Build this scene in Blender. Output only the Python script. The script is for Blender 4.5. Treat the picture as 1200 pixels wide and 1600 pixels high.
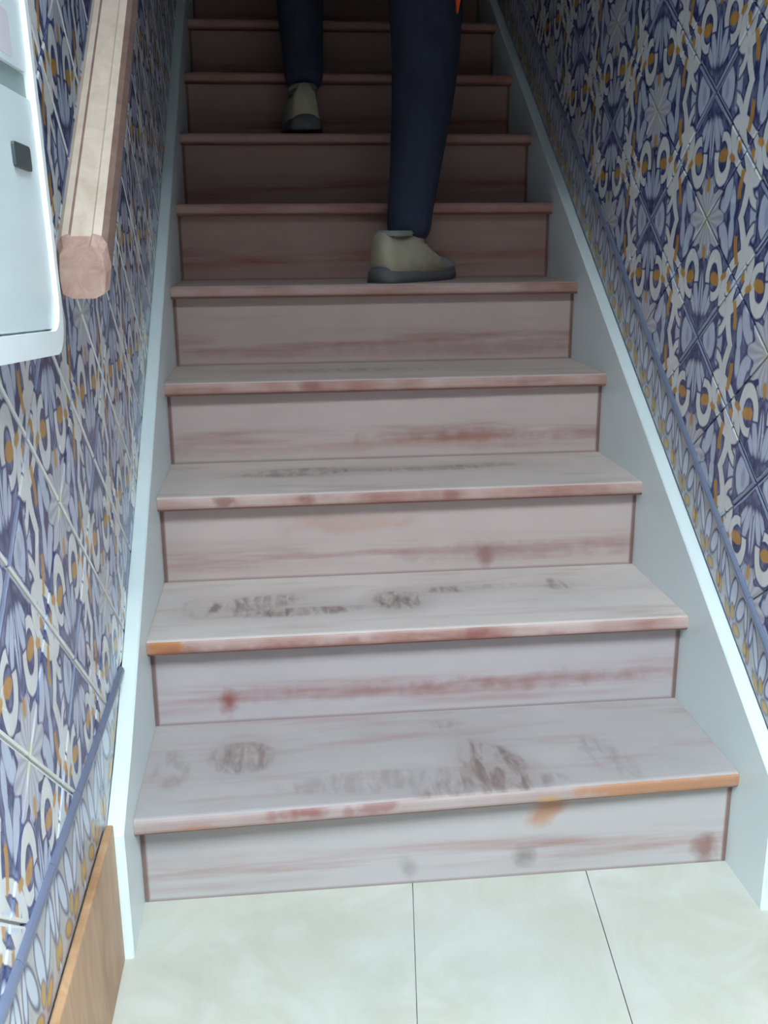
import bpy, bmesh, math, random
from mathutils import Vector, Matrix
random.seed(7)
for o in list(bpy.data.objects): bpy.data.objects.remove(o)
scene = bpy.context.scene
C = scene.collection

# ------------------------------------------------------------------ camera
CAM = Vector((-0.2270, -1.3319, 0.9713)); FPX = 1578.9
yaw, pitch, roll = 0.1028, -0.2704, -0.0074
fw = Vector((math.sin(yaw)*math.cos(pitch), math.cos(yaw)*math.cos(pitch), math.sin(pitch)))
r0 = Vector((math.cos(yaw), -math.sin(yaw), 0)); u0 = r0.cross(fw)
rt = math.cos(roll)*r0 + math.sin(roll)*u0; up = -math.sin(roll)*r0 + math.cos(roll)*u0
cd = bpy.data.cameras.new('camera'); cam = bpy.data.objects.new('camera', cd); C.objects.link(cam)
cd.sensor_fit = 'VERTICAL'; cd.sensor_height = 24.0; cd.lens = FPX/1600*24.0; cd.clip_start = 0.02
cam.matrix_world = Matrix(((rt.x, up.x, -fw.x, CAM.x), (rt.y, up.y, -fw.y, CAM.y), (rt.z, up.z, -fw.z, CAM.z), (0, 0, 0, 1)))
scene.camera = cam
def project(p):
    d = Vector(p) - CAM; z = d.dot(fw)
    if z < .05: return None
    return 600 + FPX*d.dot(rt)/z, 800 - FPX*d.dot(up)/z

# ------------------------------------------------------------------ light
w = bpy.data.worlds.new('overcast_sky'); scene.world = w; w.use_nodes = True
bg = w.node_tree.nodes['Background']; bg.inputs[0].default_value = (0.83, 0.97, 1.04, 1); bg.inputs[1].default_value = 1.0
DOOR_Y, DOOR_W, DOOR_H = -1.40, 0.90, 2.72
pl = bpy.data.lights.new('doorway_portal', 'AREA'); pl.shape = 'RECTANGLE'; pl.size = DOOR_W; pl.size_y = DOOR_H
pl.cycles.is_portal = True
po = bpy.data.objects.new('doorway_portal', pl); C.objects.link(po)
po.location = (0, DOOR_Y-.2, DOOR_H/2); po.rotation_euler = (math.radians(90), 0, 0)   # faces +y
vs = scene.view_settings
vs.view_transform = 'Standard'; vs.look = 'None'; vs.gamma = 1; vs.use_curve_mapping = False
vs.exposure = 5.48

# ------------------------------------------------------------------ node maths
class V:
    def __init__(s, nt, sock): s.nt, s.s = nt, sock
    def op(s, o, *a, clamp=False):
        n = s.nt.nodes.new('ShaderNodeMath'); n.operation = o; n.use_clamp = clamp
        for i, x in enumerate((s,)+a):
            if isinstance(x, V): s.nt.links.new(x.s, n.inputs[i])
            else: n.inputs[i].default_value = x
        return V(s.nt, n.outputs[0])
    def __add__(s, o): return s.op('ADD', o)
    def __sub__(s, o): return s.op('SUBTRACT', o)
    def __mul__(s, o): return s.op('MULTIPLY', o)
    def __truediv__(s, o): return s.op('DIVIDE', o)
    __radd__ = __add__; __rmul__ = __mul__
    def __rsub__(s, o): return s.op('MULTIPLY_ADD', -1.0, o)
    def abs(s): return s.op('ABSOLUTE')
    def min(s, o): return s.op('MINIMUM', o)
    def max(s, o): return s.op('MAXIMUM', o)
    def sin(s): return s.op('SINE')
    def cos(s): return s.op('COSINE')
    def sat(s): return s.op('ADD', 0.0, clamp=True)
    def gt(s, o): return s.op('GREATER_THAN', o)
    def pp(s, o): return s.op('PINGPONG', o)
def vlen(a, b): return (a*a + b*b).op('SQRT')
def mask(d, w=1.2): return ((d*(-1.0/w)) + .5).sat()       # 1 inside a signed distance
class Mat:
    def __init__(s, name, rough=.6, spec=.5):
        s.m = bpy.data.materials.new(name); s.m.use_nodes = True; s.nt = s.m.node_tree
        s.b = s.nt.nodes['Principled BSDF']; s.b.inputs['Roughness'].default_value = rough
        s.b.inputs['Specular IOR Level'].default_value = spec
    def n(s, t): return s.nt.nodes.new(t)
    def pos(s, world=True):
        if world: src = s.n('ShaderNodeNewGeometry').outputs['Position']
        else: src = s.n('ShaderNodeTexCoord').outputs['Object']
        x = s.n('ShaderNodeSeparateXYZ'); s.nt.links.new(src, x.inputs[0]); s.vec = src
        return [V(s.nt, x.outputs[i]) for i in range(3)]
    def uv(s):
        x = s.n('ShaderNodeSeparateXYZ'); s.nt.links.new(s.n('ShaderNodeTexCoord').outputs['UV'], x.inputs[0])
        return V(s.nt, x.outputs[0]), V(s.nt, x.outputs[1])
    def rnd(s): return V(s.nt, s.n('ShaderNodeObjectInfo').outputs['Random'])
    def noise(s, scale=(1, 1, 1), sc=5, detail=4, rough=.55, off=(0, 0, 0), vec=None, dist=0):
        mp = s.n('ShaderNodeMapping'); s.nt.links.new(vec or s.vec, mp.inputs[0]); mp.inputs['Scale'].default_value = scale
        mp.inputs['Location'].default_value = off
        t = s.n('ShaderNodeTexNoise'); t.inputs['Scale'].default_value = sc; t.inputs['Detail'].default_value = detail
        t.inputs['Roughness'].default_value = rough; t.inputs['Distortion'].default_value = dist
        s.nt.links.new(mp.outputs[0], t.inputs[0]); return V(s.nt, t.outputs[0])
    def mix(s, f, a, b):
        n = s.n('ShaderNodeMix'); n.data_type = 'RGBA'
        if isinstance(f, V): s.nt.links.new(f.s, n.inputs[0])
        else: n.inputs[0].default_value = f
        for i, x in ((6, a), (7, b)):
            if isinstance(x, tuple): n.inputs[i].default_value = x + (1,)
            else: s.nt.links.new(x, n.inputs[i])
        return n.outputs[2]
    def col(s, c):
        if isinstance(c, tuple): s.b.inputs['Base Color'].default_value = c + (1,)
        else: s.nt.links.new(c, s.b.inputs['Base Color'])
        return s
    def rough(s, v): s.nt.links.new(v.s, s.b.inputs['Roughness']); return s
    def bump(s, h, strength=.3, dist=.002):
        b = s.n('ShaderNodeBump'); b.inputs['Strength'].default_value = strength; b.inputs['Distance'].default_value = dist
        s.nt.links.new(h.s, b.inputs['Height']); s.nt.links.new(b.outputs[0], s.b.inputs['Normal']); return s

def ell(Y, Z, cx, cy, rx, ry, ang=0):
    dx, dy = Y - cx, Z - cy
    if ang:
        c, s_ = math.cos(math.radians(ang)), math.sin(math.radians(ang))
        dx, dy = dx*c + dy*s_, dy*c - dx*s_
    return (vlen(dx/rx, dy/ry) - 1.0)*min(rx, ry)

NAVY = (0.036, 0.044, 0.145); MID = (0.23, 0.265, 0.42); PALE = (0.57, 0.63, 0.755); RIB = (0.22, 0.25, 0.38)
WHITE = (0.74, 0.75, 0.74); YEL = (0.60, 0.33, 0.045)
def azulejo(name, y0, z0, a, b):
    """hand painted glazed tile: lattice of crossed ribbons, leaves, flowers, white scrolls and yellow vines"""
    m = Mat(name, .22, .5); x, y, z = m.pos()
    wob = m.noise((1, 1, 1), 28, 2)
    Y = (y - y0)*(127.5/a) + (wob - .5)*7.0; Z = (z - z0)*(96.25/b) + (m.noise((1, 1, 1), 31, 2, off=(3, 1, 7)) - .5)*7.0
    Y1, Z1 = Y.pp(255.0), Z.pp(192.5)
    k = Y1.gt(127.5)
    Y2 = Y1 + k*(255.0 - Y1*2.0); Z2 = Z1 + k*(192.5 - Z1*2.0)
    brush = m.noise((1, 1, .45), 70, 3)
    c = m.mix(((brush - .38)*3.0).sat(), NAVY, MID)
    # pale leaves round the crossing
    d = ell(Y2, Z2, 46, 0, 23, 34)
    for e in ((0, 76, 8, 34, 0), (18, 66, 8.5, 29, -18), (32, 58, 6.5, 21, -34), (86, 12, 10, 25, 12), (100, 44, 8, 20, -10), (76, 158, 12, 30, 25), (97, 172, 9, 26, 0), (22, 132, 8, 18, 30), (80, 60, 8, 17, 30), (60, 178, 8, 16, 0)):
        d = d.min(ell(Y2, Z2, *e))
    c = m.mix(mask(d - 3.0, 3)*.7, c, NAVY)
    shade = m.mix(((brush - .4)*2.5).sat(), MID, PALE)
    c = m.mix(mask(d, 3), c, m.mix(.72, shade, PALE))
    c = m.mix(mask(ell(Y2, Z2, 44, 0, 7, 15), 4)*.55, c, MID)
    c = m.mix(mask(Y2 - 1.6, 1.5)*mask((Z2 - 82.0).abs() - 34.0, 6)*.9, c, NAVY)
    # many-petalled flower
    fz = Z2 - 192.5; ang = fz.op('ARCTAN2', Y2); r = vlen(Y2*.95, fz)
    fd = r - (54.0 + 10.0*(ang*9.0).cos())
    c = m.mix(mask(fd - 4.0, 3)*.6, c, NAVY)
    pet = m.mix(((ang*18.0).cos()*.5 + .5)*.62, (0.60, 0.60, 0.63), (0.30, 0.31, 0.43))
    c = m.mix(mask(fd, 3), c, pet)
    c = m.mix(mask(r - 17.0, 5)*.75, c, (0.52, 0.52, 0.40))
    # ribbons
    rd = (Z2*.798 - Y2*.6025).abs()
    inr = mask(vlen(Y2, Z2) - 108.0, 4)
    c = m.mix(mask(rd - 8.5, 2)*inr*.9, c, NAVY)
    c = m.mix(mask(rd - 6.5, 2)*inr, c, RIB)
    c = m.mix(mask(((rd - 4.6).abs()) - .9, 1.4)*inr*.8, c, (0.36, 0.42, 0.55))
    # white scrolls: wavy vine bands, U-shaped hooks either side of the axis, ovals round the knots
    sw = ((Z2 - 96.25)*(2*math.pi/96.25)).sin(); sl = ((Z2 - 96.25)*(math.pi/192.5)).sin()
    wd = (Y2 - (127.5 + 17.0*((Z2 - 96.25)*(2*math.pi/192.5)).sin())).abs() - 9.0
    hook = (ell(Y2, Z2, 46, 100, 24, 34).abs() - 7.5).max(92.0 - Z2)
    hook = hook.min((ell(Y2, Z2, 46, 96, 24, 26).abs() - 6.5).max(Z2 - 97.0).max(34.0 - Y2 + (96.0 - Z2)*.2))
    wd = wd.min(hook)
    wd = wd.min(ell(Y2, Z2, 127.5, 96.25, 57, 30, 42).abs() - 7.0)
    wd = wd.min((ell(Y2, Z2, 70, 60, 34, 44, 10).abs() - 5.5).max(80.0 - Y2))
    c = m.mix(mask(wd - 3.2, 2)*.85, c, NAVY)
    c = m.mix(mask(wd, 2), c, m.mix(((brush - .45)*2).sat()*.5, WHITE, (0.44, 0.46, 0.52)))
    # pale side of the oval knots, with small leaves
    c = m.mix(mask(ell(Y2, Z2, 127.5, 96.25, 34, 9, 42), 3)*.8, c, PALE)
    # yellow
    yd = ell(Y2, Z2, 49, 98, 17, 10, -8).min(ell(Y2, Z2, 0, 140, 6, 12)).min(ell(Y2, Z2, 82, 104, 11, 6, 20)).min(ell(Y2, Z2, 104, 88, 6, 10))
    gate = ((Z2 - 96.25)*(2*math.pi/96.25)).cos()
    yd = yd.min(((Y2 - (127.5 + 4.0*sw - 9.0*((Z2 - 96.25)*(2*math.pi/192.5)).sin())).abs() - 6.0).max((gate + .15)*12.0))
    c = m.mix(mask(yd, 2.5)*.95, c, m.mix(((brush - .4)*2.5).sat(), (0.50, 0.25, 0.06), YEL))
    m.col(c); m.bump(m.noise((1, 1, 1), 14, 2), .12, .004)
    m.rough((m.noise((1, 1, 1), 9, 3)*.18) + .16)
    return m.m

def border_mat():
    m = Mat('painted_border_tile', .25); u, v = m.uv(); m.pos()
    U, W = u*140.0 - 70.0, v*84.0 - 42.0
    br = m.noise((1, 1, 1), 60, 3); au = U.abs()
    c = m.mix(((br - .4)*2.2).sat(), (0.40, 0.40, 0.43), (0.55, 0.54, 0.51))
    d = ell(U, W, 0, 8, 11, 26, 20).min(ell(au, W, 34, 10, 9, 24, -35)).min(ell(au, W, 58, 16, 6, 18, 10))
    c = m.mix(mask(d - 3, 3), c, NAVY); c = m.mix(mask(d, 3), c, PALE)
    y = ell(au, W, 22, -28, 13, 6, 18).min(ell(U, W, 0, -16, 8, 9)).min(ell(au, W, 64, -22, 6, 9))
    c = m.mix(mask(y - 2.5, 3)*.9, c, (0.12, 0.09, 0.12)); c = m.mix(mask(y, 3), c, (0.50, 0.29, 0.06))
    c = m.mix(mask(W.abs()*-1.0 + 38.0, 3)*.8, c, RIB)
    return m.col(c).m

def simple(name, c, rough=.6, spec=.5, var=.12, sc=6, scale=(1, 1, 1), bump=0):
    m = Mat(name, rough, spec); m.pos(); n = m.noise(scale, sc, 5)
    m.col(m.mix(n, tuple(max(0, v*(1-var)) for v in c), tuple(min(1, v*(1+var)) for v in c)))
    if bump: m.bump(n, bump)
    return m.m

# wood of the stairs: red brown timber under scuffed pale dust and old paint
WOOD = (0.155, 0.060, 0.046); DUST = (0.445, 0.42, 0.43); RAW = (0.36, 0.15, 0.055)
def riser_mat(name, dust, warm, marks=()):
    m = Mat(name, .62, .35); x, y, z = m.pos(False); rn = m.rnd()
    off = m.n('ShaderNodeVectorMath'); off.operation = 'ADD'
    m.nt.links.new(m.vec, off.inputs[0]); cmb = m.n('ShaderNodeCombineXYZ'); m.nt.links.new((rn*37.0).s, cmb.inputs[0])
    m.nt.links.new(cmb.outputs[0], off.inputs[1]); vec = off.outputs[0]
    st = m.noise((1.2, 1, 16), 2.6, 5, vec=vec); bl = m.noise((1, 1, 1.5), 4.5, 4, vec=vec); fine = m.noise((6, 1, 60), 4, 3, vec=vec)
    base = m.mix((bl*1.5 - .25).sat(), tuple(v*k*.9 for v, k in zip(DUST, warm)), tuple(v*k*1.06 for v, k in zip(DUST, warm)))
    b2 = m.noise((1, 1, 1), 26, 3, vec=vec)
    # scraped band in the lower third where boots hit
    band = mask((z - .045).abs() - .022, .03)*((st*4.0) - 1.65).sat()
    top = mask(.15 - z, .03)*((bl*3) - 1.3).sat()*.4
    worn = (band*.6 + top*.7 + ((st - .58)*3.0).sat()*.3 + (1.0 - dust)).sat()
    c = m.mix(worn, base, m.mix(fine, tuple(v*1.25 for v in WOOD), tuple(v*2.3 for v in WOOD)))
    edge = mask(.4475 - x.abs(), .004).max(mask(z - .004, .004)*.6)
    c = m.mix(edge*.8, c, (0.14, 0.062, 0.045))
    for (cx, cz, rx, rz, cl, f, *an) in marks:
        dd = ell(x, z, cx, cz, rx, rz, *an) + (bl - .5)*.03 + (b2 - .5)*.035
        c = m.mix(mask(dd, .016)*f, c, cl)
    m.bump(fine, .12, .001)
    return m.col(c).m
def tread_mat(name, dust, warm, spots=(), raws=(), fr=1.0):
    """spots: dark sole prints (x, y, rx, ry, angle, strength) in world metres on the top"""
    m = Mat(name, .6, .35); x, y, z = m.pos(); geo = m.n('ShaderNodeNewGeometry'); sp = m.n('ShaderNodeSeparateXYZ')
    m.nt.links.new(geo.outputs['Normal'], sp.inputs[0]); nz = V(m.nt, sp.outputs[2])
    topf = mask(.7 - nz, .3)
    st = m.noise((1.3, 9, 9), 3, 5); bl = m.noise((1, 1.6, 1), 6, 5); fine = m.noise((6, 60, 60), 4, 3)
    stripe = m.noise((11, 3, 1), 5, 3, dist=.5)
    base = m.mix((bl*1.6 - .3).sat(), tuple(v*k*1.1 for v, k in zip(DUST, warm)), tuple(v*k*.92 for v, k in zip(DUST, warm)))
    b2 = m.noise((1, 1, 1), 26, 3)
    front = 1.0 - topf
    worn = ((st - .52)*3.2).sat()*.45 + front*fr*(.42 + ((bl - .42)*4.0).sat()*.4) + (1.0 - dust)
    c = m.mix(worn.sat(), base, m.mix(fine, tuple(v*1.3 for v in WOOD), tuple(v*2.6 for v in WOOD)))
    under = mask(nz + .28, .3)  # downward faces darkened: shade under the nosing painted in
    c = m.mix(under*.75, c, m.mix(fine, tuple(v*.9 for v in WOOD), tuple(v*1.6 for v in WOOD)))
    for (cx, cy, rx, ry, a, f) in spots:
        d = ell(x, y, cx, cy, rx, ry, a) + (bl - .5)*.045
        c = m.mix(mask(d, .012)*((stripe - .40)*4.5).sat()*topf*f*.95, c, (0.155, 0.10, 0.088))
        c = m.mix(mask(d - .012, .05)*topf*f*.35, c, (0.25, 0.18, 0.165))
    for (cx, cz, rx, rz, cl, f) in raws:
        d = ell(x, z, cx, cz, rx, rz) + (bl - .5)*.03 + (b2 - .5)*.035
        c = m.mix(mask(d, .010)*front*f, c, cl)
    m.bump(fine, .15, .001)
    return m.col(c).m

M = {}
M['azL'] = azulejo('azulejo_tile_glaze_west', -.197, .871, .115, .0963)
M['azR'] = azulejo('azulejo_tile_glaze_east', .326, .796, .1275, .09625)
M['border'] = border_mat()
M['liner'] = simple('blue_grey_glazed_liner', (0.15, 0.175, 0.26), .28, .5)
M['grout'] = simple('pale_grout', (0.70, 0.70, 0.68), .6)
M['white'] = simple('white_gloss_paint', (0.72, 0.81, 0.82), .35, .5, .04)
M['plaster'] = simple('old_plaster', (0.42, 0.42, 0.39), .85, .3, .05)
M['dark_end'] = simple('grey_plaster', (0.10, 0.10, 0.095), .85, .3, .05)
M['box'] = simple('white_enamel', (0.66, 0.74, 0.745), .35, .5, .02)
M['rim'] = simple('white_plastic_rim', (0.82, 0.87, 0.87), .3, .5, .02)
M['latch'] = simple('dark_grey_plastic', (0.045, 0.06, 0.065), .4)
M['seam'] = simple('grey_green_groove', (0.27, 0.34, 0.33), .5, .4, .03)
M['redprint'] = simple('faded_red_print', (0.60, 0.565, 0.59), .6)
M['stone'] = simple('street_paving', (0.10, 0.097, 0.093), .85)
M['facade'] = simple('street_facade_render', (0.042, 0.040, 0.036), .9)  # unseen outer walls, kept dark to limit bounced light
def marble():
    m = Mat('cream_marble_floor', .3, .5); m.pos(); rn = m.rnd()
    a = m.noise((1, 1, 1), 7, 6, .6, dist=1.2); b = m.noise((1, 1, 1), 2.4, 3)
    c = m.mix(((a - .35)*2.2).sat(), (0.44, 0.44, 0.375), (0.56, 0.57, 0.53))
    c = m.mix(((b - .5)*3).sat()*.4, c, (0.47, 0.51, 0.49)); c = m.mix(rn*.25, c, (0.51, 0.51, 0.46))
    c = m.mix(((m.noise((1, 1, 1), 3.1, 5, off=(4, 2, 0)) - .52)*4).sat()*.45, c, (0.45, 0.43, 0.32))
    return m.col(c).m
M['marble'] = marble()
def wood_grain(name, c0, c1, rough=.45, sc=(8, 8, 1.2)):
    m = Mat(name, rough, .4); m.pos(); n = m.noise(sc, 4, 6, .6, dist=.8)
    return m.col(m.mix(((n - .3)*2.2).sat(), c0, c1)).bump(n, .1, .001).m
M['oak'] = wood_grain('honey_oak', (0.34, 0.185, 0.095), (0.56, 0.35, 0.20), .4, (6, 6, 2))
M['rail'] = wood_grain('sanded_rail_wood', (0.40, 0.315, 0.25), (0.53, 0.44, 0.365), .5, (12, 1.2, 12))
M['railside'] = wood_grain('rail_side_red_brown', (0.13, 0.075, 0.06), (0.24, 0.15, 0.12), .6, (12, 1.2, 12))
M['railend'] = wood_grain('rail_end_grain', (0.24, 0.13, 0.10), (0.40, 0.28, 0.23), .6, (14, 14, 14))

# ------------------------------------------------------------------ helpers
def mesh_obj(name, verts, faces, mat, parent=None, loc=(0, 0, 0), smooth=False):
    me = bpy.data.meshes.new(name); me.from_pydata([tuple(v) for v in verts], [], faces); me.update()
    o = bpy.data.objects.new(name, me); C.objects.link(o)
    if mat: me.materials.append(mat)
    if smooth:
        for p in me.polygons: p.use_smooth = True
    o.location = loc
    if parent: o.parent = parent
    return o
def bm_obj(name, bm, mat, parent=None, loc=(0, 0, 0), smooth=False):
    bmesh.ops.recalc_face_normals(bm, faces=bm.faces)
    me = bpy.data.meshes.new(name); bm.to_mesh(me); bm.free()
    if mat: me.materials.append(mat)
    if smooth:
        for p in me.polygons: p.use_smooth = True
    o = bpy.data.objects.new(name, me); C.objects.link(o); o.location = loc
    if parent: o.parent = parent
    return o
def box_bm(x0, x1, y0, y1, z0, z1, bev=0, seg=2, bm=None):
    b = bmesh.new(); bmesh.ops.create_cube(b, size=1)
    for v in b.verts: v.co = Vector((x0 + (v.co.x + .5)*(x1-x0), y0 + (v.co.y + .5)*(y1-y0), z0 + (v.co.z + .5)*(z1-z0)))
    if bev: bmesh.ops.bevel(b, geom=list(b.edges), offset=bev, segments=seg, affect='EDGES', profile=.5)
    return b
def box(name, x0, x1, y0, y1, z0, z1, mat, parent=None, bev=0, seg=2, origin=(0, 0, 0)):
    b = box_bm(x0-origin[0], x1-origin[0], y0-origin[1], y1-origin[1], z0-origin[2], z1-origin[2], bev, seg)
    return bm_obj(name, b, mat, parent, origin)
def prism_x(poly, x0, x1):
    """poly in (y, z), extruded along x"""
    n = len(poly); vs_ = [(x0, a, b) for a, b in poly] + [(x1, a, b) for a, b in poly]
    fs = [tuple(range(n)), tuple(range(2*n-1, n-1, -1))] + [(i, i+n, (i+1) % n + n, (i+1) % n) for i in range(n)]
    b = bmesh.new(); bv = [b.verts.new(v) for v in vs_]
    for f in fs: b.faces.new([bv[i] for i in f])
    return b
def empty(name, loc=(0, 0, 0)):
    o = bpy.data.objects.new(name, None); C.objects.link(o); o.location = loc; return o
def tag(o, label=None, cat=None, group=None, kind=None):
    if label: o['label'] = label
    if cat: o['category'] = cat
    if group: o['group'] = group
    if kind: o['kind'] = kind
    return o

# ------------------------------------------------------------------ stair dimensions
HZ = [.168, .336, .510, .683, .860, 1.038, 1.217]; RY = [0, .241, .494, .738, .975, 1.216, 1.455]
NSTEP = 15
while len(HZ) < NSTEP: HZ.append(HZ[-1] + .1775); RY.append(RY[-1] + .241)
W2 = .4545; XW = .478; XB = .485          # stringer face, tile face, wall behind tiles
STRL = lambda y: .262 + .725*y
STRR = lambda y: .279 + .683*y
YEND = RY[-1] + 1.0; YF = -.113
BASE_H = .213

# ------------------------------------------------------------------ floor: marble slabs
fl = box('floor', -.60, .60, DOOR_Y, YEND, -.05, -.012, M['grout']); tag(fl, kind='structure')
ka = .112   # joints run a little askew to the stairs
def jx(x0, y): return x0 + ka*y
xs = [-.60, -.0495, .2255, .70]
ys = [.028, -.52, -1.07, DOOR_Y]
G = .0007
for i in range(3):
    for j in range(3):
        q = []
        for (xx, yy) in ((xs[i]+G, ys[j+1]+G), (xs[i+1]-G, ys[j+1]+G), (xs[i+1]-G, ys[j]-G), (xs[i]+G, ys[j]-G)):
            q.append((min(.60, max(-.60, jx(xx, yy))), yy))
        if q[1][0] - q[0][0] < .02 and q[2][0]-q[3][0] < .02: continue
        b = bmesh.new()
        vb = [b.verts.new((a, c_, -.011)) for a, c_ in q]; vt = [b.verts.new((a, c_, 0)) for a, c_ in q]
        b.faces.new(vt); b.faces.new(vb[::-1])
        for k in range(4): b.faces.new((vb[k], vb[(k+1) % 4], vt[(k+1) % 4], vt[k]))
        bm_obj('floor_tile', b, M['marble'], fl)

# ------------------------------------------------------------------ walls with tiles
def clip(poly, f):
    out = []
    for i in range(len(poly)):
        a, b = poly[i], poly[(i+1) % len(poly)]; fa, fb = f(a), f(b)
        if fa >= 0: out.append(a)
        if (fa >= 0) != (fb >= 0):
            t = fa/(fa-fb); out.append((a[0]+(b[0]-a[0])*t, a[1]+(b[1]-a[1])*t))
    return out
def plate(poly, sx, bev=.0022, th=.0065):
    """tile plate from a convex (y, z) polygon; glazed face looks towards -sx"""
    n = len(poly); cy = sum(p[0] for p in poly)/n; cz = sum(p[1] for p in poly)/n
    vs_, fs = [], []
    def inset(k): return [(p[0] + (cy-p[0])*k, p[1] + (cz-p[1])*k) for p in poly]
    R = max(.001, min(math.hypot(p[0]-cy, p[1]-cz) for p in poly))
    for ring, xx in ((poly, sx*(XW+th)), (poly, sx*(XW+.0012)), (inset(min(.4, bev/R)), sx*XW)):
        vs_ += [(xx, a, b) for a, b in ring]
    for l in range(2):
        for i in range(n): fs.append((l*n+i, l*n+(i+1) % n, (l+1)*n+(i+1) % n, (l+1)*n+i))
    fs.append(tuple(2*n+i for i in range(n)))   # last face: the glaze
    if sx < 0: fs = [f[::-1] for f in fs]
    return vs_, fs
def area(poly): return abs(sum(poly[i][0]*poly[(i+1) % len(poly)][1]-poly[(i+1) % len(poly)][0]*poly[i][1] for i in range(len(poly))))/2

CEIL = 3.2
def soffit(y): return CEIL if y < .35 else CEIL + .72*(y-.35)
def build_wall(side):
    sx = -1 if side == 'left' else 1
    y0, z0, a, b = (-.197, .871, .115, .0963) if sx < 0 else (.326, .796, .1275, .09625)
    stl = STRL if sx < 0 else STRR
    rise = .725 if sx < 0 else .71
    flat = .342                                   # height of the liner in the hall
    lin0 = (lambda y: .384 + rise*y)
    ykink = (flat - .384)/rise
    lin = lambda y: flat if y < ykink else lin0(y)
    wall = box('wall_'+side, sx*XB, sx*(XB+.12), DOOR_Y, YEND, -.05, soffit(YEND)+.1, M['grout'])
    tag(wall, kind='structure')
    mat = M['azL'] if sx < 0 else M['azR']
    Y0, Y1, ZT = DOOR_Y+.002, 3.1, lambda y: min(soffit(y), 3.6)
    full, cut, rest = [], [], []
    BV = .0034 if sx < 0 else .0022
    def edge(me):
        me.materials.append(M['grout'] if sx < 0 else mat)
        for p in list(me.polygons)[:-1]:
            ys_ = [me.vertices[i].co for i in p.vertices]; e = max(((b_-a_) for a_ in ys_ for b_ in ys_), key=lambda v: abs(v.y)+abs(v.z))
            if e.y*e.z < 0: p.material_index = 1
    g = .0016
    for i in range(-40, 60):
        for j in range(-60, 60):
            cy, cz = y0 + a + (i+j)*a, z0 + (i-j)*b
            if cy < Y0-a or cy > Y1+a or cz < .2 or cz > 3.7: continue
            ka_, kb_ = a-g*1.4, b-g*1.4
            poly = [(cy-ka_, cz), (cy, cz-kb_), (cy+ka_, cz), (cy, cz+kb_)]
            p0 = list(poly)
            up_ = .006
            poly = clip(poly, lambda p: p[1]-(flat+up_))
            if poly: poly = clip(poly, lambda p: p[1]-((lin0(p[0])+up_*1.2) if sx > 0 else stl(p[0])+.0015))
            if poly: poly = clip(poly, lambda p: p[0]-Y0)
            if poly: poly = clip(poly, lambda p: Y1-p[0])
            if poly: poly = clip(poly, lambda p: ZT(p[0])-.002-p[1])
            if len(poly) < 3 or area(poly) < 2e-5: continue
            q = project((sx*XW, cy, cz))
            vis = q and -160 < q[0] < 1360 and -170 < q[1] < 1770 and cy > -1.2
            if not vis: rest.append(poly)
            elif len(poly) == 4 and abs(area(poly)-area(p0)) < 1e-7: full.append((cy, cz))
            else: cut.append(poly)
    print(side, 'tiles', len(full), len(cut), len(rest))
    me = None
    for cy, cz in full:
        if me is None:
            v, f = plate([(-(a-g*1.4), 0), (0, -(b-g*1.4)), (a-g*1.4, 0), (0, b-g*1.4)], sx, BV)
            me = bpy.data.meshes.new('tile'); me.from_pydata(v, [], f); me.materials.append(mat); edge(me)
        o = bpy.data.objects.new('tile', me); C.objects.link(o); o.location = (0, cy, cz); o.parent = wall
    for poly in cut:
        cy = sum(p[0] for p in poly)/len(poly); cz = sum(p[1] for p in poly)/len(poly)
        v, f = plate([(p[0]-cy, p[1]-cz) for p in poly], sx, BV); edge(mesh_obj('tile', v, f, mat, wall, (0, cy, cz)).data)
    V_, F_ = [], []
    for poly in rest:
        v, f = plate(poly, sx); n = len(V_); V_ += v; F_ += [tuple(k+n for k in ff) for ff in f]
    tag(mesh_obj('distant_tiles', V_, F_, mat, wall), kind='stuff')
    # border tiles and the half-round liner above them
    def strip(ya, yb, lo, hi, step):
        n = max(1, round((yb-ya)/step)); s = (yb-ya)/n
        for k in range(n):
            yl, yr = ya+k*s+.0008, ya+(k+1)*s-.0008
            co = [(yl, lo(yl)), (yr, lo(yr)), (yr, hi(yr)-.009), (yl, hi(yl)-.009)]
            co = clip(co, lambda p: p[1]-lo(p[0])) if sx < 0 else co
            ok = len(co) > 2 and area(co) > 1e-4
            if ok:
                v, f = plate(co, sx); o = mesh_obj('border_tile', v, f, M['border'], wall)
                uvl = o.data.uv_layers.new(name='UVMap')
            for l in (o.data.loops if ok else ()):
                p = o.data.vertices[l.vertex_index].co
                u = (p.y-yl)/(yr-yl); zl, zh = lo(p.y), hi(p.y)-.009
                uvl.data[l.index].uv = (u, (p.z-zl)/max(.001, zh-zl))
            # liner piece: half-round bar
            vs_, fs = [], []; N = 7
            for yy in (yl, yr):
                for q in range(N):
                    t = math.pi*q/(N-1); vs_.append((sx*(XW+.001 - .0075*math.sin(t)), yy, hi(yy) - .0085*math.cos(t)))
                vs_.append((sx*(XW+.0065), yy, hi(yy)+.0085)); vs_.append((sx*(XW+.0065), yy, hi(yy)-.0085))
            T = N+2
            for q in range(T): fs.append((q, (q+1) % T, (q+1) % T+T, q+T))
            fs += [tuple(range(T)), tuple(range(2*T-1, T-1, -1))]
            bb = bmesh.new(); bv = [bb.verts.new(p) for p in vs_]
            for f in fs: bb.faces.new([bv[q] for q in f])
            bm_obj('liner_tile', bb, M['liner'], wall, smooth=False)
    yk = ykink if sx > 0 else (flat-.262)/.725-.016
    strip(Y0, YF, lambda y: BASE_H+.001, lambda y: flat, .14)
    strip(YF, yk, lambda y: stl(y)+(.018 if sx < 0 and y < .001 else .001), lambda y: flat, .14)
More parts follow.
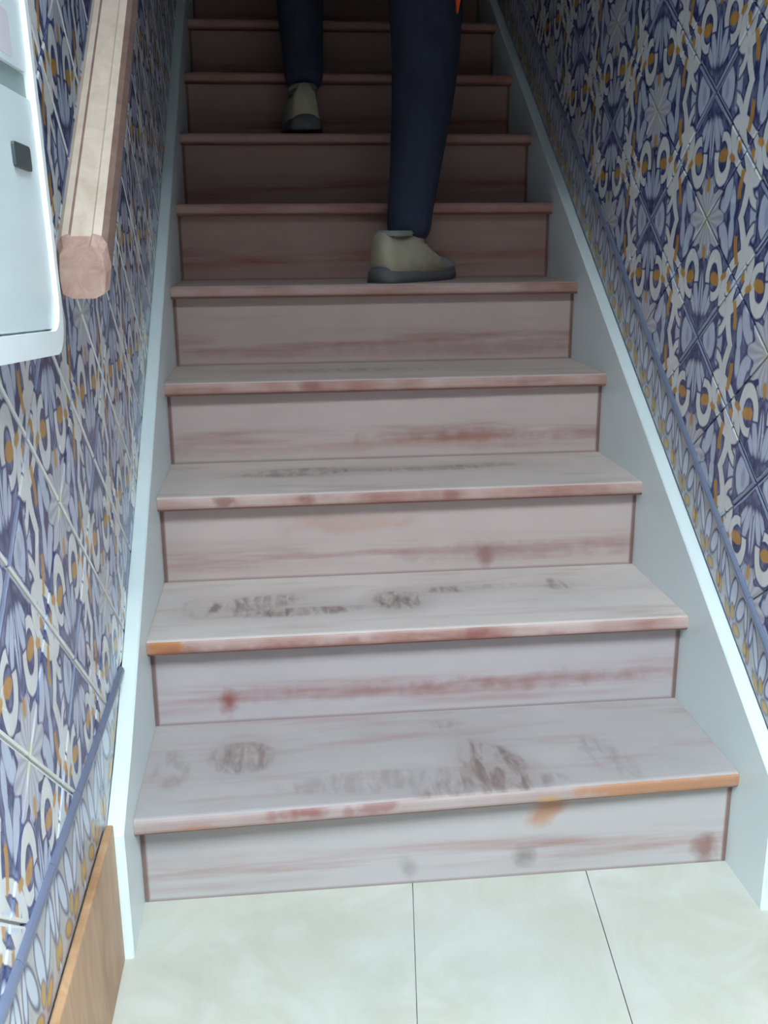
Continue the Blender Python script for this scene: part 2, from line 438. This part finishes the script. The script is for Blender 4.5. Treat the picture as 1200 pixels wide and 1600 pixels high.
    if sx > 0: strip(ykink, 3.1, lambda y: stl(y)+.001, lin0, .1145)
    return wall
wl = build_wall('left'); wr = build_wall('right')

# front wall with the street doorway, ceiling, upper landing
bf = bmesh.new()
fr = box('wall_front', -12, -DOOR_W/2, DOOR_Y-.2, DOOR_Y, -.05, 7.5, M['facade']); tag(fr, kind='structure')  # unseen outside; extended high and wide to dim the street
box('wall_panel', DOOR_W/2, 12, DOOR_Y-.2, DOOR_Y, -.05, 7.5, M['facade'], fr)
box('door_lintel', -DOOR_W/2, DOOR_W/2, DOOR_Y-.2, DOOR_Y, DOOR_H, 7.5, M['facade'], fr)
cp = [(DOOR_Y, CEIL), (.35, CEIL), (YEND, soffit(YEND)), (YEND, soffit(YEND)+.12), (.30, CEIL+.12), (DOOR_Y, CEIL+.12)]
ce = bm_obj('ceiling', prism_x(cp, -XB-.12, XB+.12), M['plaster']); tag(ce, kind='structure')
bk = box('wall_back', -XB-.12, XB+.12, YEND, YEND+.1, 0, soffit(YEND)+.12, M['dark_end']); tag(bk, kind='structure')
gr = box('floor_street', -12, 12, -8, DOOR_Y-.2, -.16, -.05, M['stone']); tag(gr, kind='structure')
fa = box('wall_sky_blocker', -12, 12, -4.8, -4.5, -.05, 4.35, M['facade']); tag(fa, kind='structure')  # unseen wall added outside, height set to keep sky off upper steps
bl_ = box('baseboard_left', -XW+.0, -XW+.011, DOOR_Y+.002, YF-.0005, 0, BASE_H, M['oak'], None, .0025, 2); tag(bl_, kind='structure')
br_ = box('baseboard_right', XW-.011, XW, DOOR_Y+.002, YF-.0005, 0, BASE_H, M['oak'], None, .0025, 2); tag(br_, kind='structure')

# ------------------------------------------------------------------ staircase
st = empty('staircase', (0, 0, 0))
tag(st, 'worn red brown wooden staircase scuffed with pale dust between white side boards', 'stairs')
OR = (0.40, 0.185, 0.085); RD = (0.24, 0.085, 0.075); OCH = (0.46, 0.26, 0.09)
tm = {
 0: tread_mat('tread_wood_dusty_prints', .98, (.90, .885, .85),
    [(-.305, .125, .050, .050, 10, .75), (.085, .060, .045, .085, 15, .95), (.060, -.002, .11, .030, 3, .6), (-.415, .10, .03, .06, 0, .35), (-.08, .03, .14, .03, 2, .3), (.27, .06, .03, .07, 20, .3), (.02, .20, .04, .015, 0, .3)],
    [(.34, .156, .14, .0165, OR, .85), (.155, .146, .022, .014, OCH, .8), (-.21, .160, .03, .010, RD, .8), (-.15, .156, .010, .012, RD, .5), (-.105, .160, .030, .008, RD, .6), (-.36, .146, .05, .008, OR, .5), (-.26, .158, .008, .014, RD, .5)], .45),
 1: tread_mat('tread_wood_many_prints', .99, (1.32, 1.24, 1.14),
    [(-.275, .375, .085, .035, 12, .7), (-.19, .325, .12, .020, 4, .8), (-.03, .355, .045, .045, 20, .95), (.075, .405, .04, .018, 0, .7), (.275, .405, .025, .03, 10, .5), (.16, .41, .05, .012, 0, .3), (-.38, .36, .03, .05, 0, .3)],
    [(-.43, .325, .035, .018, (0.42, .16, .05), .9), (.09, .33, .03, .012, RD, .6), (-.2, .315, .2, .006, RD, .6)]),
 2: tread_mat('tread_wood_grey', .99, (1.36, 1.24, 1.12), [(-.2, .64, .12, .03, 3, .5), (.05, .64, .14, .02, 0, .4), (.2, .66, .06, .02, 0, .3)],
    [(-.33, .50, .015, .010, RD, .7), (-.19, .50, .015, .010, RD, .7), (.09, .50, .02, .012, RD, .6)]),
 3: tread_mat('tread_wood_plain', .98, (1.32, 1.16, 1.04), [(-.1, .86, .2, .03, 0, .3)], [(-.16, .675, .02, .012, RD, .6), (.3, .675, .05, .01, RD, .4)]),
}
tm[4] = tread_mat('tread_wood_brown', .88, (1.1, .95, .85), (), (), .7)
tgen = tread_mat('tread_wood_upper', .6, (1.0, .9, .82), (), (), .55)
rm = {
 0: riser_mat('riser_wood_dusty', 1.0, (1.0, 1.0, .98), [(.42, .025, .022, .03, (0.2, .075, .05), .7), (.165, .118, .034, .014, OR, .75, 40), (.125, .036, .010, .014, (0.2, .18, .17), .8), (-.055, .03, .008, .01, (0.22, .2, .19), .5)]),
 1: riser_mat('riser_wood_lilac', .98, (1.0, .95, .95), [(-.33, .035, .008, .018, (0.25, .05, .05), .8), (-.05, .046, .16, .010, RD, .45), (.2, .05, .14, .008, RD, .45)]),
 2: riser_mat('riser_wood_pink', .98, (1.15, 1.0, .93), [(-.1, .105, .12, .02, OR, .3), (.16, .03, .012, .014, RD, .6), (.22, .04, .2, .012, RD, .35)]),
 3: riser_mat('riser_wood_mauve', .96, (1.15, .99, .92), [(.18, .045, .18, .010, (.28, .09, .06), .5), (.0, .03, .3, .012, OR, .25)]),
}
rm[4] = riser_mat('riser_wood_brown', .85, (1.1, .92, .84), [(.1, .03, .3, .012, RD, .3)])
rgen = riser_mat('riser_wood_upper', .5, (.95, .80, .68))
TH, NO, BEV = .027, .024, .007
for k in range(NSTEP):
    zt, zb, y = HZ[k], (HZ[k-1] if k else 0.0), RY[k]
    yb = RY[k+1] if k+1 < NSTEP else YEND
    # riser
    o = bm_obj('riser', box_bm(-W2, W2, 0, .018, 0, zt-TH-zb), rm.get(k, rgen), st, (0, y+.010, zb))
    # tread with rounded nosing
    y0_ = y-NO; pts = []
    for q in range(6):
        t = math.pi*q/5; rr = TH/2 if False else None
    R = .0090
    for q in range(5): t = math.pi/2*q/4; pts.append((y0_+R-R*math.sin(t), zt-TH+R-R*math.cos(t)))
    for q in range(5): t = math.pi/2*q/4; pts.append((y0_+R-R*math.cos(t), zt-R+R*math.sin(t)))
    yb = yb + .028 if k+1 < NSTEP else YEND-.002
    pts += [(yb, zt), (yb, zt-TH)]
    if k+1 < NSTEP: pass
    b = prism_x(pts, -W2, W2)
    sk = {0: .030, 1: .004, 2: .006, 3: .010}.get(k, .004)
    for v in b.verts:
        if v.co.y < y0_+.02: v.co.y += sk*v.co.x
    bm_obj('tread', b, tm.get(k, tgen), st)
    if k == NSTEP-1: pass
# side boards (white)
for sx, f, nm in ((-1, STRL, 'l'), (1, STRR, 'r')):
    yt = YEND-.02; ht = f(YF)+(.016 if sx < 0 else .0)
    poly = [(YF, 0), (yt, 0), (yt, f(yt)), (0, f(0)), (YF, ht)]
    b = prism_x(poly, sx*(W2+.0003), sx*(XW-.0002))
    bmesh.ops.recalc_face_normals(b, faces=b.faces)
    ed = [e for e in b.edges if all(abs(abs(v.co.x)-W2-.0003) < 1e-5 for v in e.verts) or (abs(e.verts[0].co.y-YF) < 1e-5 and abs(e.verts[1].co.y-YF) < 1e-5)]
    bmesh.ops.bevel(b, geom=[e for e in ed if not (e.verts[0].co.z < 1e-5 and e.verts[1].co.z < 1e-5)], offset=.0025, segments=1, affect='EDGES')
    o = bm_obj('side_board', b, M['white'], st); o['label'] = 'white painted side board with sloping top'

# ------------------------------------------------------------------ handrail on the tiled wall
hr = empty('handrail', (-.41, -.30, .86)); tag(hr, 'pale wooden handrail with reddish cut end rising along the tiled wall beside the white cabinet', 'handrail')
def sweep(name, prof, p0, p1, mat, parent, capmat=None):
    """prof (across x, up z) swept from p0 to p1, ends cut plumb"""
    n = len(prof); vs_ = []
    for p in (p0, p1):
        vs_ += [(p[0]+a, p[1], p[2]+b) for a, b in prof]
    b = bmesh.new(); bv = [b.verts.new(Vector(v)-hr.location) for v in vs_]
    for i in range(n): b.faces.new((bv[i], bv[(i+1) % n], bv[(i+1) % n+n], bv[i+n]))
    c0 = b.faces.new([bv[i] for i in range(n)][::-1]); c1 = b.faces.new([bv[n+i] for i in range(n)])
    o = bm_obj(name, b, mat, parent)
    return o
PS = .98
prof = [(-.024, -.026), (-.026, -.004), (-.024, .018), (-.019, .026), (-.012, .0285), (-.010, .026), (.010, .026), (.012, .0285), (.020, .026), (.025, .018), (.0275, -.004), (.024, -.026), (.013, -.031), (-.013, -.031)]
prof = [(a_*PS, b_*PS) for a_, b_ in prof]
RS = .835
ra = (-.413, -.292, .944); rbp = (-.413, 2.5, .944+RS*2.792)
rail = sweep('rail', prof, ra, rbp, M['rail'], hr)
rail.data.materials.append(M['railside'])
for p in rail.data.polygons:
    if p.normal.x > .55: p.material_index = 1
cap = sweep('end_cap', [(a, b) for a, b in prof], (ra[0], ra[1]-.010, ra[2]-.010*RS), ra, M['railend'], hr)
n_ = len(prof)
for k in range(n_):
    v_ = cap.data.vertices[k]; v_.co.x = (v_.co.x - (ra[0]-hr.location.x))*.84 + ra[0]-hr.location.x
    v_.co.z = (v_.co.z - (ra[2]-hr.location.z))*.86 + ra[2]-hr.location.z
cap['label'] = 'reddish cut end of the rail'
for yy in (.55, 1.3, 2.1):
    zc = .946 + RS*(yy+.292) - .030
    b = bmesh.new()
    bmesh.ops.create_cone(b, cap_ends=True, segments=14, radius1=.022, radius2=.022, depth=.006, matrix=Matrix.Translation((-XW+.003, yy, zc-.03)) @ Matrix.Rotation(math.pi/2, 4, 'Y'))
    bmesh.ops.create_cone(b, cap_ends=True, segments=10, radius1=.006, radius2=.006, depth=.066, matrix=Matrix.Translation((-XW+.036, yy, zc-.03)) @ Matrix.Rotation(math.pi/2, 4, 'Y'))
    bmesh.ops.create_cone(b, cap_ends=True, segments=10, radius1=.006, radius2=.006, depth=.036, matrix=Matrix.Translation((-.408, yy, zc-.016)))
    for v in b.verts: v.co -= hr.location
    bm_obj('bracket', b, M['latch'], hr)

# ------------------------------------------------------------------ white cabinet on the left wall
cb = empty('wall_cabinet', (-XW, -.545, .868)); tag(cb, 'white enamel utility cabinet with dark latch mounted on tiled wall', 'cabinet')
def rr_poly(y0, y1, z0, z1, r, n=6):
    out = []
    for cy, cz, a0 in ((y1-r, z1-r, 0), (y0+r, z1-r, 90), (y0+r, z0+r, 180), (y1-r, z0+r, 270)):
        for q in range(n+1):
            t = math.radians(a0+90*q/n); out.append((cy+r*math.cos(t), cz+r*math.sin(t)))
    return out
def loc_bm(b):
    for v in b.verts:
        t = min(1, max(0, 1-(v.co.z-.862)/.24))
        v.co.y, v.co.z = v.co.y - .11*(v.co.z-.862), v.co.z - .075*(v.co.y+.335)*t
        v.co -= cb.location
    return b
def ring_bm(o, i, x0, x1):
    b = bmesh.new(); n = len(o); R_ = [[b.verts.new((x, p[0], p[1])) for p in pl_] for x, pl_ in ((x0, o), (x1, o), (x1, i), (x0, i))]
    for l in range(4):
        A, B = R_[l], R_[(l+1) % 4]
        for q in range(n): b.faces.new((A[q], A[(q+1) % n], B[(q+1) % n], B[q]))
    return b
BY0, BY1, BZ0, BZ1 = -.760, -.335, .862, 1.205
b = prism_x(rr_poly(BY0+.004, BY1-.004, BZ0+.004, BZ1-.004, .035), -XW+.0003, -.437)
bm_obj('body', loc_bm(b), M['box'], cb)
b = ring_bm(rr_poly(BY0, BY1, BZ0, BZ1, .04), rr_poly(BY0+.012, BY1-.012, BZ0+.022, BZ1-.022, .03), -.4369, -.427)
bmesh.ops.recalc_face_normals(b, faces=b.faces)
bm_obj('frame', loc_bm(b), M['rim'], cb)
dr = bm_obj('door', loc_bm(prism_x(rr_poly(BY0+.014, BY1-.014, BZ0+.024, 1.082, .006), -.4369, -.4312)), M['box'], cb)
hp = bm_obj('upper_panel', loc_bm(prism_x(rr_poly(BY0+.014, BY1-.014, 1.103, BZ1-.024, .012), -.4369, -.4312)), M['box'], cb)
bm_obj('groove', loc_bm(prism_x(rr_poly(BY0+.014, BY1-.014, 1.0825, 1.1025, .002), -.4369, -.4345)), M['seam'], cb)
bm_obj('latch', loc_bm(prism_x(rr_poly(-.440, -.385, 1.021, 1.041, .004), -.4312, -.4285)), M['latch'], dr).location = (0, 0, 0)
pb = prism_x(rr_poly(-.60, -.398, 1.108, 1.142, .006), -.4312, -.4309)
pr = bm_obj('faded_marking', loc_bm(pb), M['redprint'], hp)
pr['label'] = 'faded reddish print'

# ------------------------------------------------------------------ person climbing the stairs
M['skin'] = simple('skin', (0.42, 0.26, 0.19), .55, .4, .06)
M['denim'] = simple('navy_work_trousers', (0.026, 0.031, 0.053), .85, .25, .35, 40, (1, 1, .4), .25)
M['jacket'] = simple('dark_navy_jacket', (0.022, 0.028, 0.05), .85, .25, .25, 30)
M['hair'] = simple('dark_hair', (0.02, 0.014, 0.01), .6, .4, .4, 60)
M['shoe'] = simple('beige_suede', (0.36, 0.32, 0.235), .85, .25, .18, 40)
M['shoe2'] = simple('grey_mesh', (0.22, 0.235, 0.22), .8, .25, .12, 60)
M['sole'] = simple('dark_grey_rubber', (0.105, 0.105, 0.11), .7, .3)
M['lace'] = simple('pale_lace', (0.45, 0.45, 0.42), .8)
M['orange'] = simple('bright_orange_cloth', (0.85, 0.10, 0.02), .8, .25)
def skin_mesh(name, chains, mat, parent=None, sub=2, root=0, origin=(0, 0, 0)):
    """chains: list of [(point, radius or (rx, ry)), ...]; equal points are shared; grown with a skin modifier"""
    vs_, rad, ed, idx = [], [], [], {}
    for ch in chains:
        last = None
        for p, r in ch:
            key = tuple(round(c, 4) for c in p)
            if key not in idx:
                idx[key] = len(vs_); vs_.append(Vector(p)-Vector(origin)); rad.append(r if isinstance(r, tuple) else (r, r))
            if last is not None and last != idx[key]: ed.append((last, idx[key]))
            last = idx[key]
    me = bpy.data.meshes.new(name); me.from_pydata(vs_, ed, []); o = bpy.data.objects.new(name, me); C.objects.link(o)
    md = o.modifiers.new('skin', 'SKIN'); md.use_smooth_shade = True
    for i, r in enumerate(rad):
        me.skin_vertices[0].data[i].radius = r; me.skin_vertices[0].data[i].use_root = (i == root)
    sb = o.modifiers.new('sub', 'SUBSURF'); sb.levels = sub; sb.render_levels = sub
    dg = bpy.context.evaluated_depsgraph_get(); dg.update()
    nm = bpy.data.meshes.new_from_object(o.evaluated_get(dg)); o.modifiers.clear(); o.data = nm
    nm.materials.clear(); nm.materials.append(mat)
    for p in nm.polygons: p.use_smooth = True
    o.location = origin
    if parent: o.parent = parent; o.matrix_parent_inverse = parent.matrix_world.inverted()
    return o
PEL = (.035, 1.285, 1.80)
RA, RK, RH = (.088, 1.075, .935), (.132, 1.165, 1.36), (.118, 1.255, 1.74)
LA, LK, LH = (-.134, 1.515, 1.31), (-.140, 1.665, 1.73), (-.050, 1.295, 1.75)
SPI, CHE, NEK, HED = (.035, 1.32, 1.98), (.035, 1.385, 2.18), (.035, 1.425, 2.36), (.035, 1.455, 2.47)
RSH, REL, RWR = (.205, 1.385, 2.255), (.275, 1.345, 2.00), (.262, 1.43, 1.80)
LSH, LEL, LWR = (-.135, 1.385, 2.255), (-.235, 1.42, 2.02), (-.262, 1.59, 1.90)
def lerp(a, b, t): return tuple(x + (y-x)*t for x, y in zip(a, b))
def hand_chain(wr, dirv, side):
    """palm and five bent fingers, rooted in the wrist"""
    d = Vector(dirv).normalized(); acr = Vector((0, 1, 0)).cross(d).normalized() if abs(d.y) < .8 else Vector((1, 0, 0))
    acr = Vector((0, 1, 0)) - d*d.y; acr.normalize(); nrm = d.cross(acr)*side
    w_ = Vector(wr); palm = w_ + d*.045; out = [[(tuple(w_), .025), (tuple(palm), (.030, .016))]]
    for k, (off, ln) in enumerate(((.028, .070), (.010, .080), (-.009, .075), (-.027, .058))):
        b0 = palm + d*.035 + acr*off; b1 = b0 + d*ln*.45 + nrm*.006; b2 = b1 + d*ln*.34 + nrm*.018; b3 = b2 + d*ln*.18 + nrm*.018
        out.append([(tuple(palm), (.030, .016)), (tuple(b0), .0105), (tuple(b1), .0092), (tuple(b2), .0085), (tuple(b3), .007)])
    t0 = w_ + d*.028 + acr*.026 + nrm*.008; t1 = t0 + d*.034 + acr*.020 + nrm*.010; t2 = t1 + d*.030 + nrm*.010
    out.append([(tuple(palm), (.030, .016)), (tuple(t0), .012), (tuple(t1), .010), (tuple(t2), .008)])
    return out
ch = [[(PEL, (.09, .07)), (SPI, (.10, .075)), (CHE, (.13, .085)), (NEK, .052), (HED, .070), ((.035, 1.475, 2.545), (.078, .092)), ((.035, 1.475, 2.605), (.062, .075))],
      [(PEL, (.09, .07)), (RH, .050), (lerp(RH, RK, .5), .046), (RK, .040), (lerp(RK, RA, .45), .036), (RA, .032), ((.100, 1.085, .895), .030), ((.150, 1.150, .893), .022)],
      [(PEL, (.09, .07)), (LH, .050), (lerp(LH, LK, .5), .046), (LK, .040), (lerp(LK, LA, .45), .036), (LA, .032), ((-.134, 1.545, 1.262), .030), ((-.140, 1.63, 1.250), .022)],
      [(CHE, (.13, .085)), (RSH, .050), (REL, .036), (RWR, .025)], [(CHE, (.13, .085)), (LSH, .050), (LEL, .036), (LWR, .025)],
      [((.035, 1.475, 2.545), (.078, .092)), ((.035, 1.565, 2.515), .016)],
      [((.035, 1.475, 2.545), (.078, .092)), ((.122, 1.475, 2.535), .013)], [((.035, 1.475, 2.545), (.078, .092)), ((-.052, 1.475, 2.535), .013)]]
ch += hand_chain(RWR, (0.0, .25, -1), 1) + hand_chain(LWR, (-.1, .75, -.6), -1)
per = skin_mesh('person', ch, M['skin'], None, 2, 0, (.03, 1.25, .86))
tag(per, 'person in dark navy trousers and beige shoes climbing the stairs', 'person')
# trousers: loose legs that widen to the thigh
tr = [[((.035, 1.31, 1.92), (.150, .115)), (PEL, (.155, .120)), (RH, (.100, .105)), ((.139, 1.205, 1.56), .098), ((.136, 1.165, 1.40), .087), ((.126, 1.135, 1.28), .078), ((.104, 1.11, 1.12), .064), ((.086, 1.085, 1.00), .055), ((.082, 1.07, .945), .056)],
      [(PEL, (.155, .120)), (LH, (.100, .105)), (lerp(LH, LK, .5), .092), (LK, .076), (lerp(LK, LA, .3), .068), (lerp(LK, LA, .6), .060), (lerp(LK, LA, .85), .054), ((-.134, 1.505, 1.335), .053)]]
skin_mesh('trousers', tr, M['denim'], per, 2, 1)
jk = [[((.035, 1.30, 1.80), (.165, .135)), (SPI, (.150, .120)), (CHE, (.175, .125)), ((.035, 1.415, 2.32), .070), ((.035, 1.43, 2.375), .064)],
      [(CHE, (.175, .125)), (RSH, .070), (lerp(RSH, REL, .5), .060), (REL, .053), (lerp(REL, RWR, .5), .047), (lerp(REL, RWR, .92), .040)],
      [(CHE, (.175, .125)), (LSH, .070), (lerp(LSH, LEL, .5), .060), (LEL, .053), (lerp(LEL, LWR, .5), .047), (lerp(LEL, LWR, .92), .040)]]
skin_mesh('jacket', jk, M['jacket'], per, 2, 1)
hb = bmesh.new(); bmesh.ops.create_uvsphere(hb, u_segments=24, v_segments=16, radius=1)
for v in hb.verts:
    p = v.co.copy(); k = 1.0
    v.co = Vector((.035 + p.x*.098, 1.466 + p.y*.108, 2.565 + p.z*.104))
    if p.y > .45 and p.z < .45: v.co.y -= .055; v.co.x = .035 + (v.co.x-.035)*.80
    if p.z < -.3 and p.y < .4: v.co.z -= .01; v.co.x = .035 + (v.co.x-.035)*.92
hair = bm_obj('hair', hb, M['hair'], None, smooth=True); hair.parent = per; hair.matrix_parent_inverse = per.matrix_world.inverted()

def shoe(loc, rz, lift, mirror):
    """high-top trainer, heel at the origin, toe along +y: upper, toe cap and heel panel, laces and tread sole"""
    L = .285
    def sec(t):   # half width and outline along the foot
        wv = .036 + .014*math.sin(math.pi*min(1, t*1.15)) + .004*t
        if t < .12: wv *= .84 + .16*math.sqrt(t/.12)
        if t > .80: wv *= math.sqrt(max(.02, 1-((t-.80)/.20)**2))*.97 + .03
        return wv
    def top(t):
        if t < .36: return .112 - .012*math.sin(math.pi*t/.36)
        if t < .68: return .112 - .054*((t-.36)/.32)
        return .058 - .024*((t-.68)/.32)**1.6
    NT, NR = 18, 9
    def body(z_lo, z_hi_f, grow):
        b = bmesh.new(); rows = []
        for i in range(NT+1):
            t = i/NT; wv = sec(t)+grow; zl = z_lo(t); zh = z_hi_f(t); row = []
            for q in range(NR):
                a = math.pi*q/(NR-1); xx = -math.cos(a); zz = max(0, math.sin(a))**.38
                row.append(b.verts.new((xx*wv*(1 - .20*(zz if zh-zl > .05 else .0)*min(1, (zh-zl)/.09)), t*L - grow*(1 if i == 0 else (-1 if i == NT else 0)), zl + (zh-zl)*zz)))
            rows.append(row)
        for i in range(NT):
            for q in range(NR-1): b.faces.new((rows[i][q], rows[i][q+1], rows[i+1][q+1], rows[i+1][q]))
            b.faces.new((rows[i][NR-1], rows[i][0], rows[i+1][0], rows[i+1][NR-1]))
        b.faces.new(rows[0]); b.faces.new(rows[-1][::-1])
        return b
    Mx = Matrix.Translation(loc) @ Matrix.Rotation(rz, 4, 'Z') @ Matrix.Translation((0, .2, 0)) @ Matrix.Rotation(lift, 4, 'X') @ Matrix.Translation((0, -.2, 0))
    def put(name, b, mat, parent, smooth=True):
        for v in b.verts: v.co = Mx @ v.co
        o = bm_obj(name, b, mat, None, smooth=smooth); o.parent = parent; o.matrix_parent_inverse = parent.matrix_world.inverted(); return o
    up_ = put('shoe', body(lambda t: .022, top, 0), M['shoe'], per)
    sb = body(lambda t: .0 + (.012*((t-.75)/.25)**2 if t > .75 else 0), lambda t: .032 + .004*(t < .3), .004)
    put('sole', sb, M['sole'], up_)
    tc = bmesh.new()   # grey mesh vamp wrapped over the forefoot
    rows = []
    for i in range(8):
        t = .62 + .375*i/7; wv = sec(t)+.0015; row = []
        for q in range(NR):
            a = math.pi*q/(NR-1); zz = max(0, math.sin(a))**.38; zh = top(t)+.0018
            row.append(tc.verts.new((-math.cos(a)*wv*(1-.20*zz*min(1, (zh-.03)/.09)), t*L, .030 + (zh-.030)*zz)))
        rows.append(row)
    for i in range(7):
        for q in range(NR-1): tc.faces.new((rows[i][q], rows[i][q+1], rows[i+1][q+1], rows[i+1][q]))
    put('toe_panel', tc, M['shoe2'], up_)
    for k in range(4):
        t = .44 + .055*k; b = box_bm(-.022, .022, t*L-.003, t*L+.003, top(t)-.002, top(t)+.0035, .0015, 1); put('lace', b, M['lace'], up_, False)
    cl = bmesh.new()   # padded collar ring
    n = 20
    for i in range(n):
        a = 2*math.pi*i/n
        for q in range(6):
            p = 2*math.pi*q/6; rr_ = .007
            cl.verts.new(((.031+rr_*math.cos(p))*math.cos(a), .056+(.045+rr_*math.cos(p))*math.sin(a), .108 + rr_*math.sin(p)))
    cl.verts.ensure_lookup_table()
    for i in range(n):
        for q in range(6): cl.faces.new((cl.verts[i*6+q], cl.verts[i*6+(q+1) % 6], cl.verts[((i+1) % n)*6+(q+1) % 6], cl.verts[((i+1) % n)*6+q]))
    put('collar', cl, M['shoe2'], up_)
shoe((.008, .988, .860), math.radians(-42), 0, 1)
shoe((-.134, 1.462, 1.217), math.radians(4), math.radians(-4), -1)
# orange strip at the hip
oc = bmesh.new(); pts_ = [(.204, 1.100, 1.72, .030), (.203, 1.095, 1.66, .028), (.200, 1.088, 1.57, .022), (.196, 1.082, 1.49, .016), (.193, 1.080, 1.436, .004)]
R1, R2 = [], []
for (px, py, pz, hw) in pts_:
    R1.append([oc.verts.new((px-hw*.6, py-.003, pz)), oc.verts.new((px+hw*.6, py+.006, pz)), oc.verts.new((px+hw*.6, py+.012, pz)), oc.verts.new((px-hw*.6, py+.003, pz))])
for i in range(len(R1)-1):
    for q in range(4): oc.faces.new((R1[i][q], R1[i][(q+1) % 4], R1[i+1][(q+1) % 4], R1[i+1][q]))
oc.faces.new(R1[0]); oc.faces.new(R1[-1][::-1])
oo = bm_obj('orange_cloth', oc, M['orange']); tag(oo, "bright orange cloth strip hanging at the climbing person's hip", 'cloth')
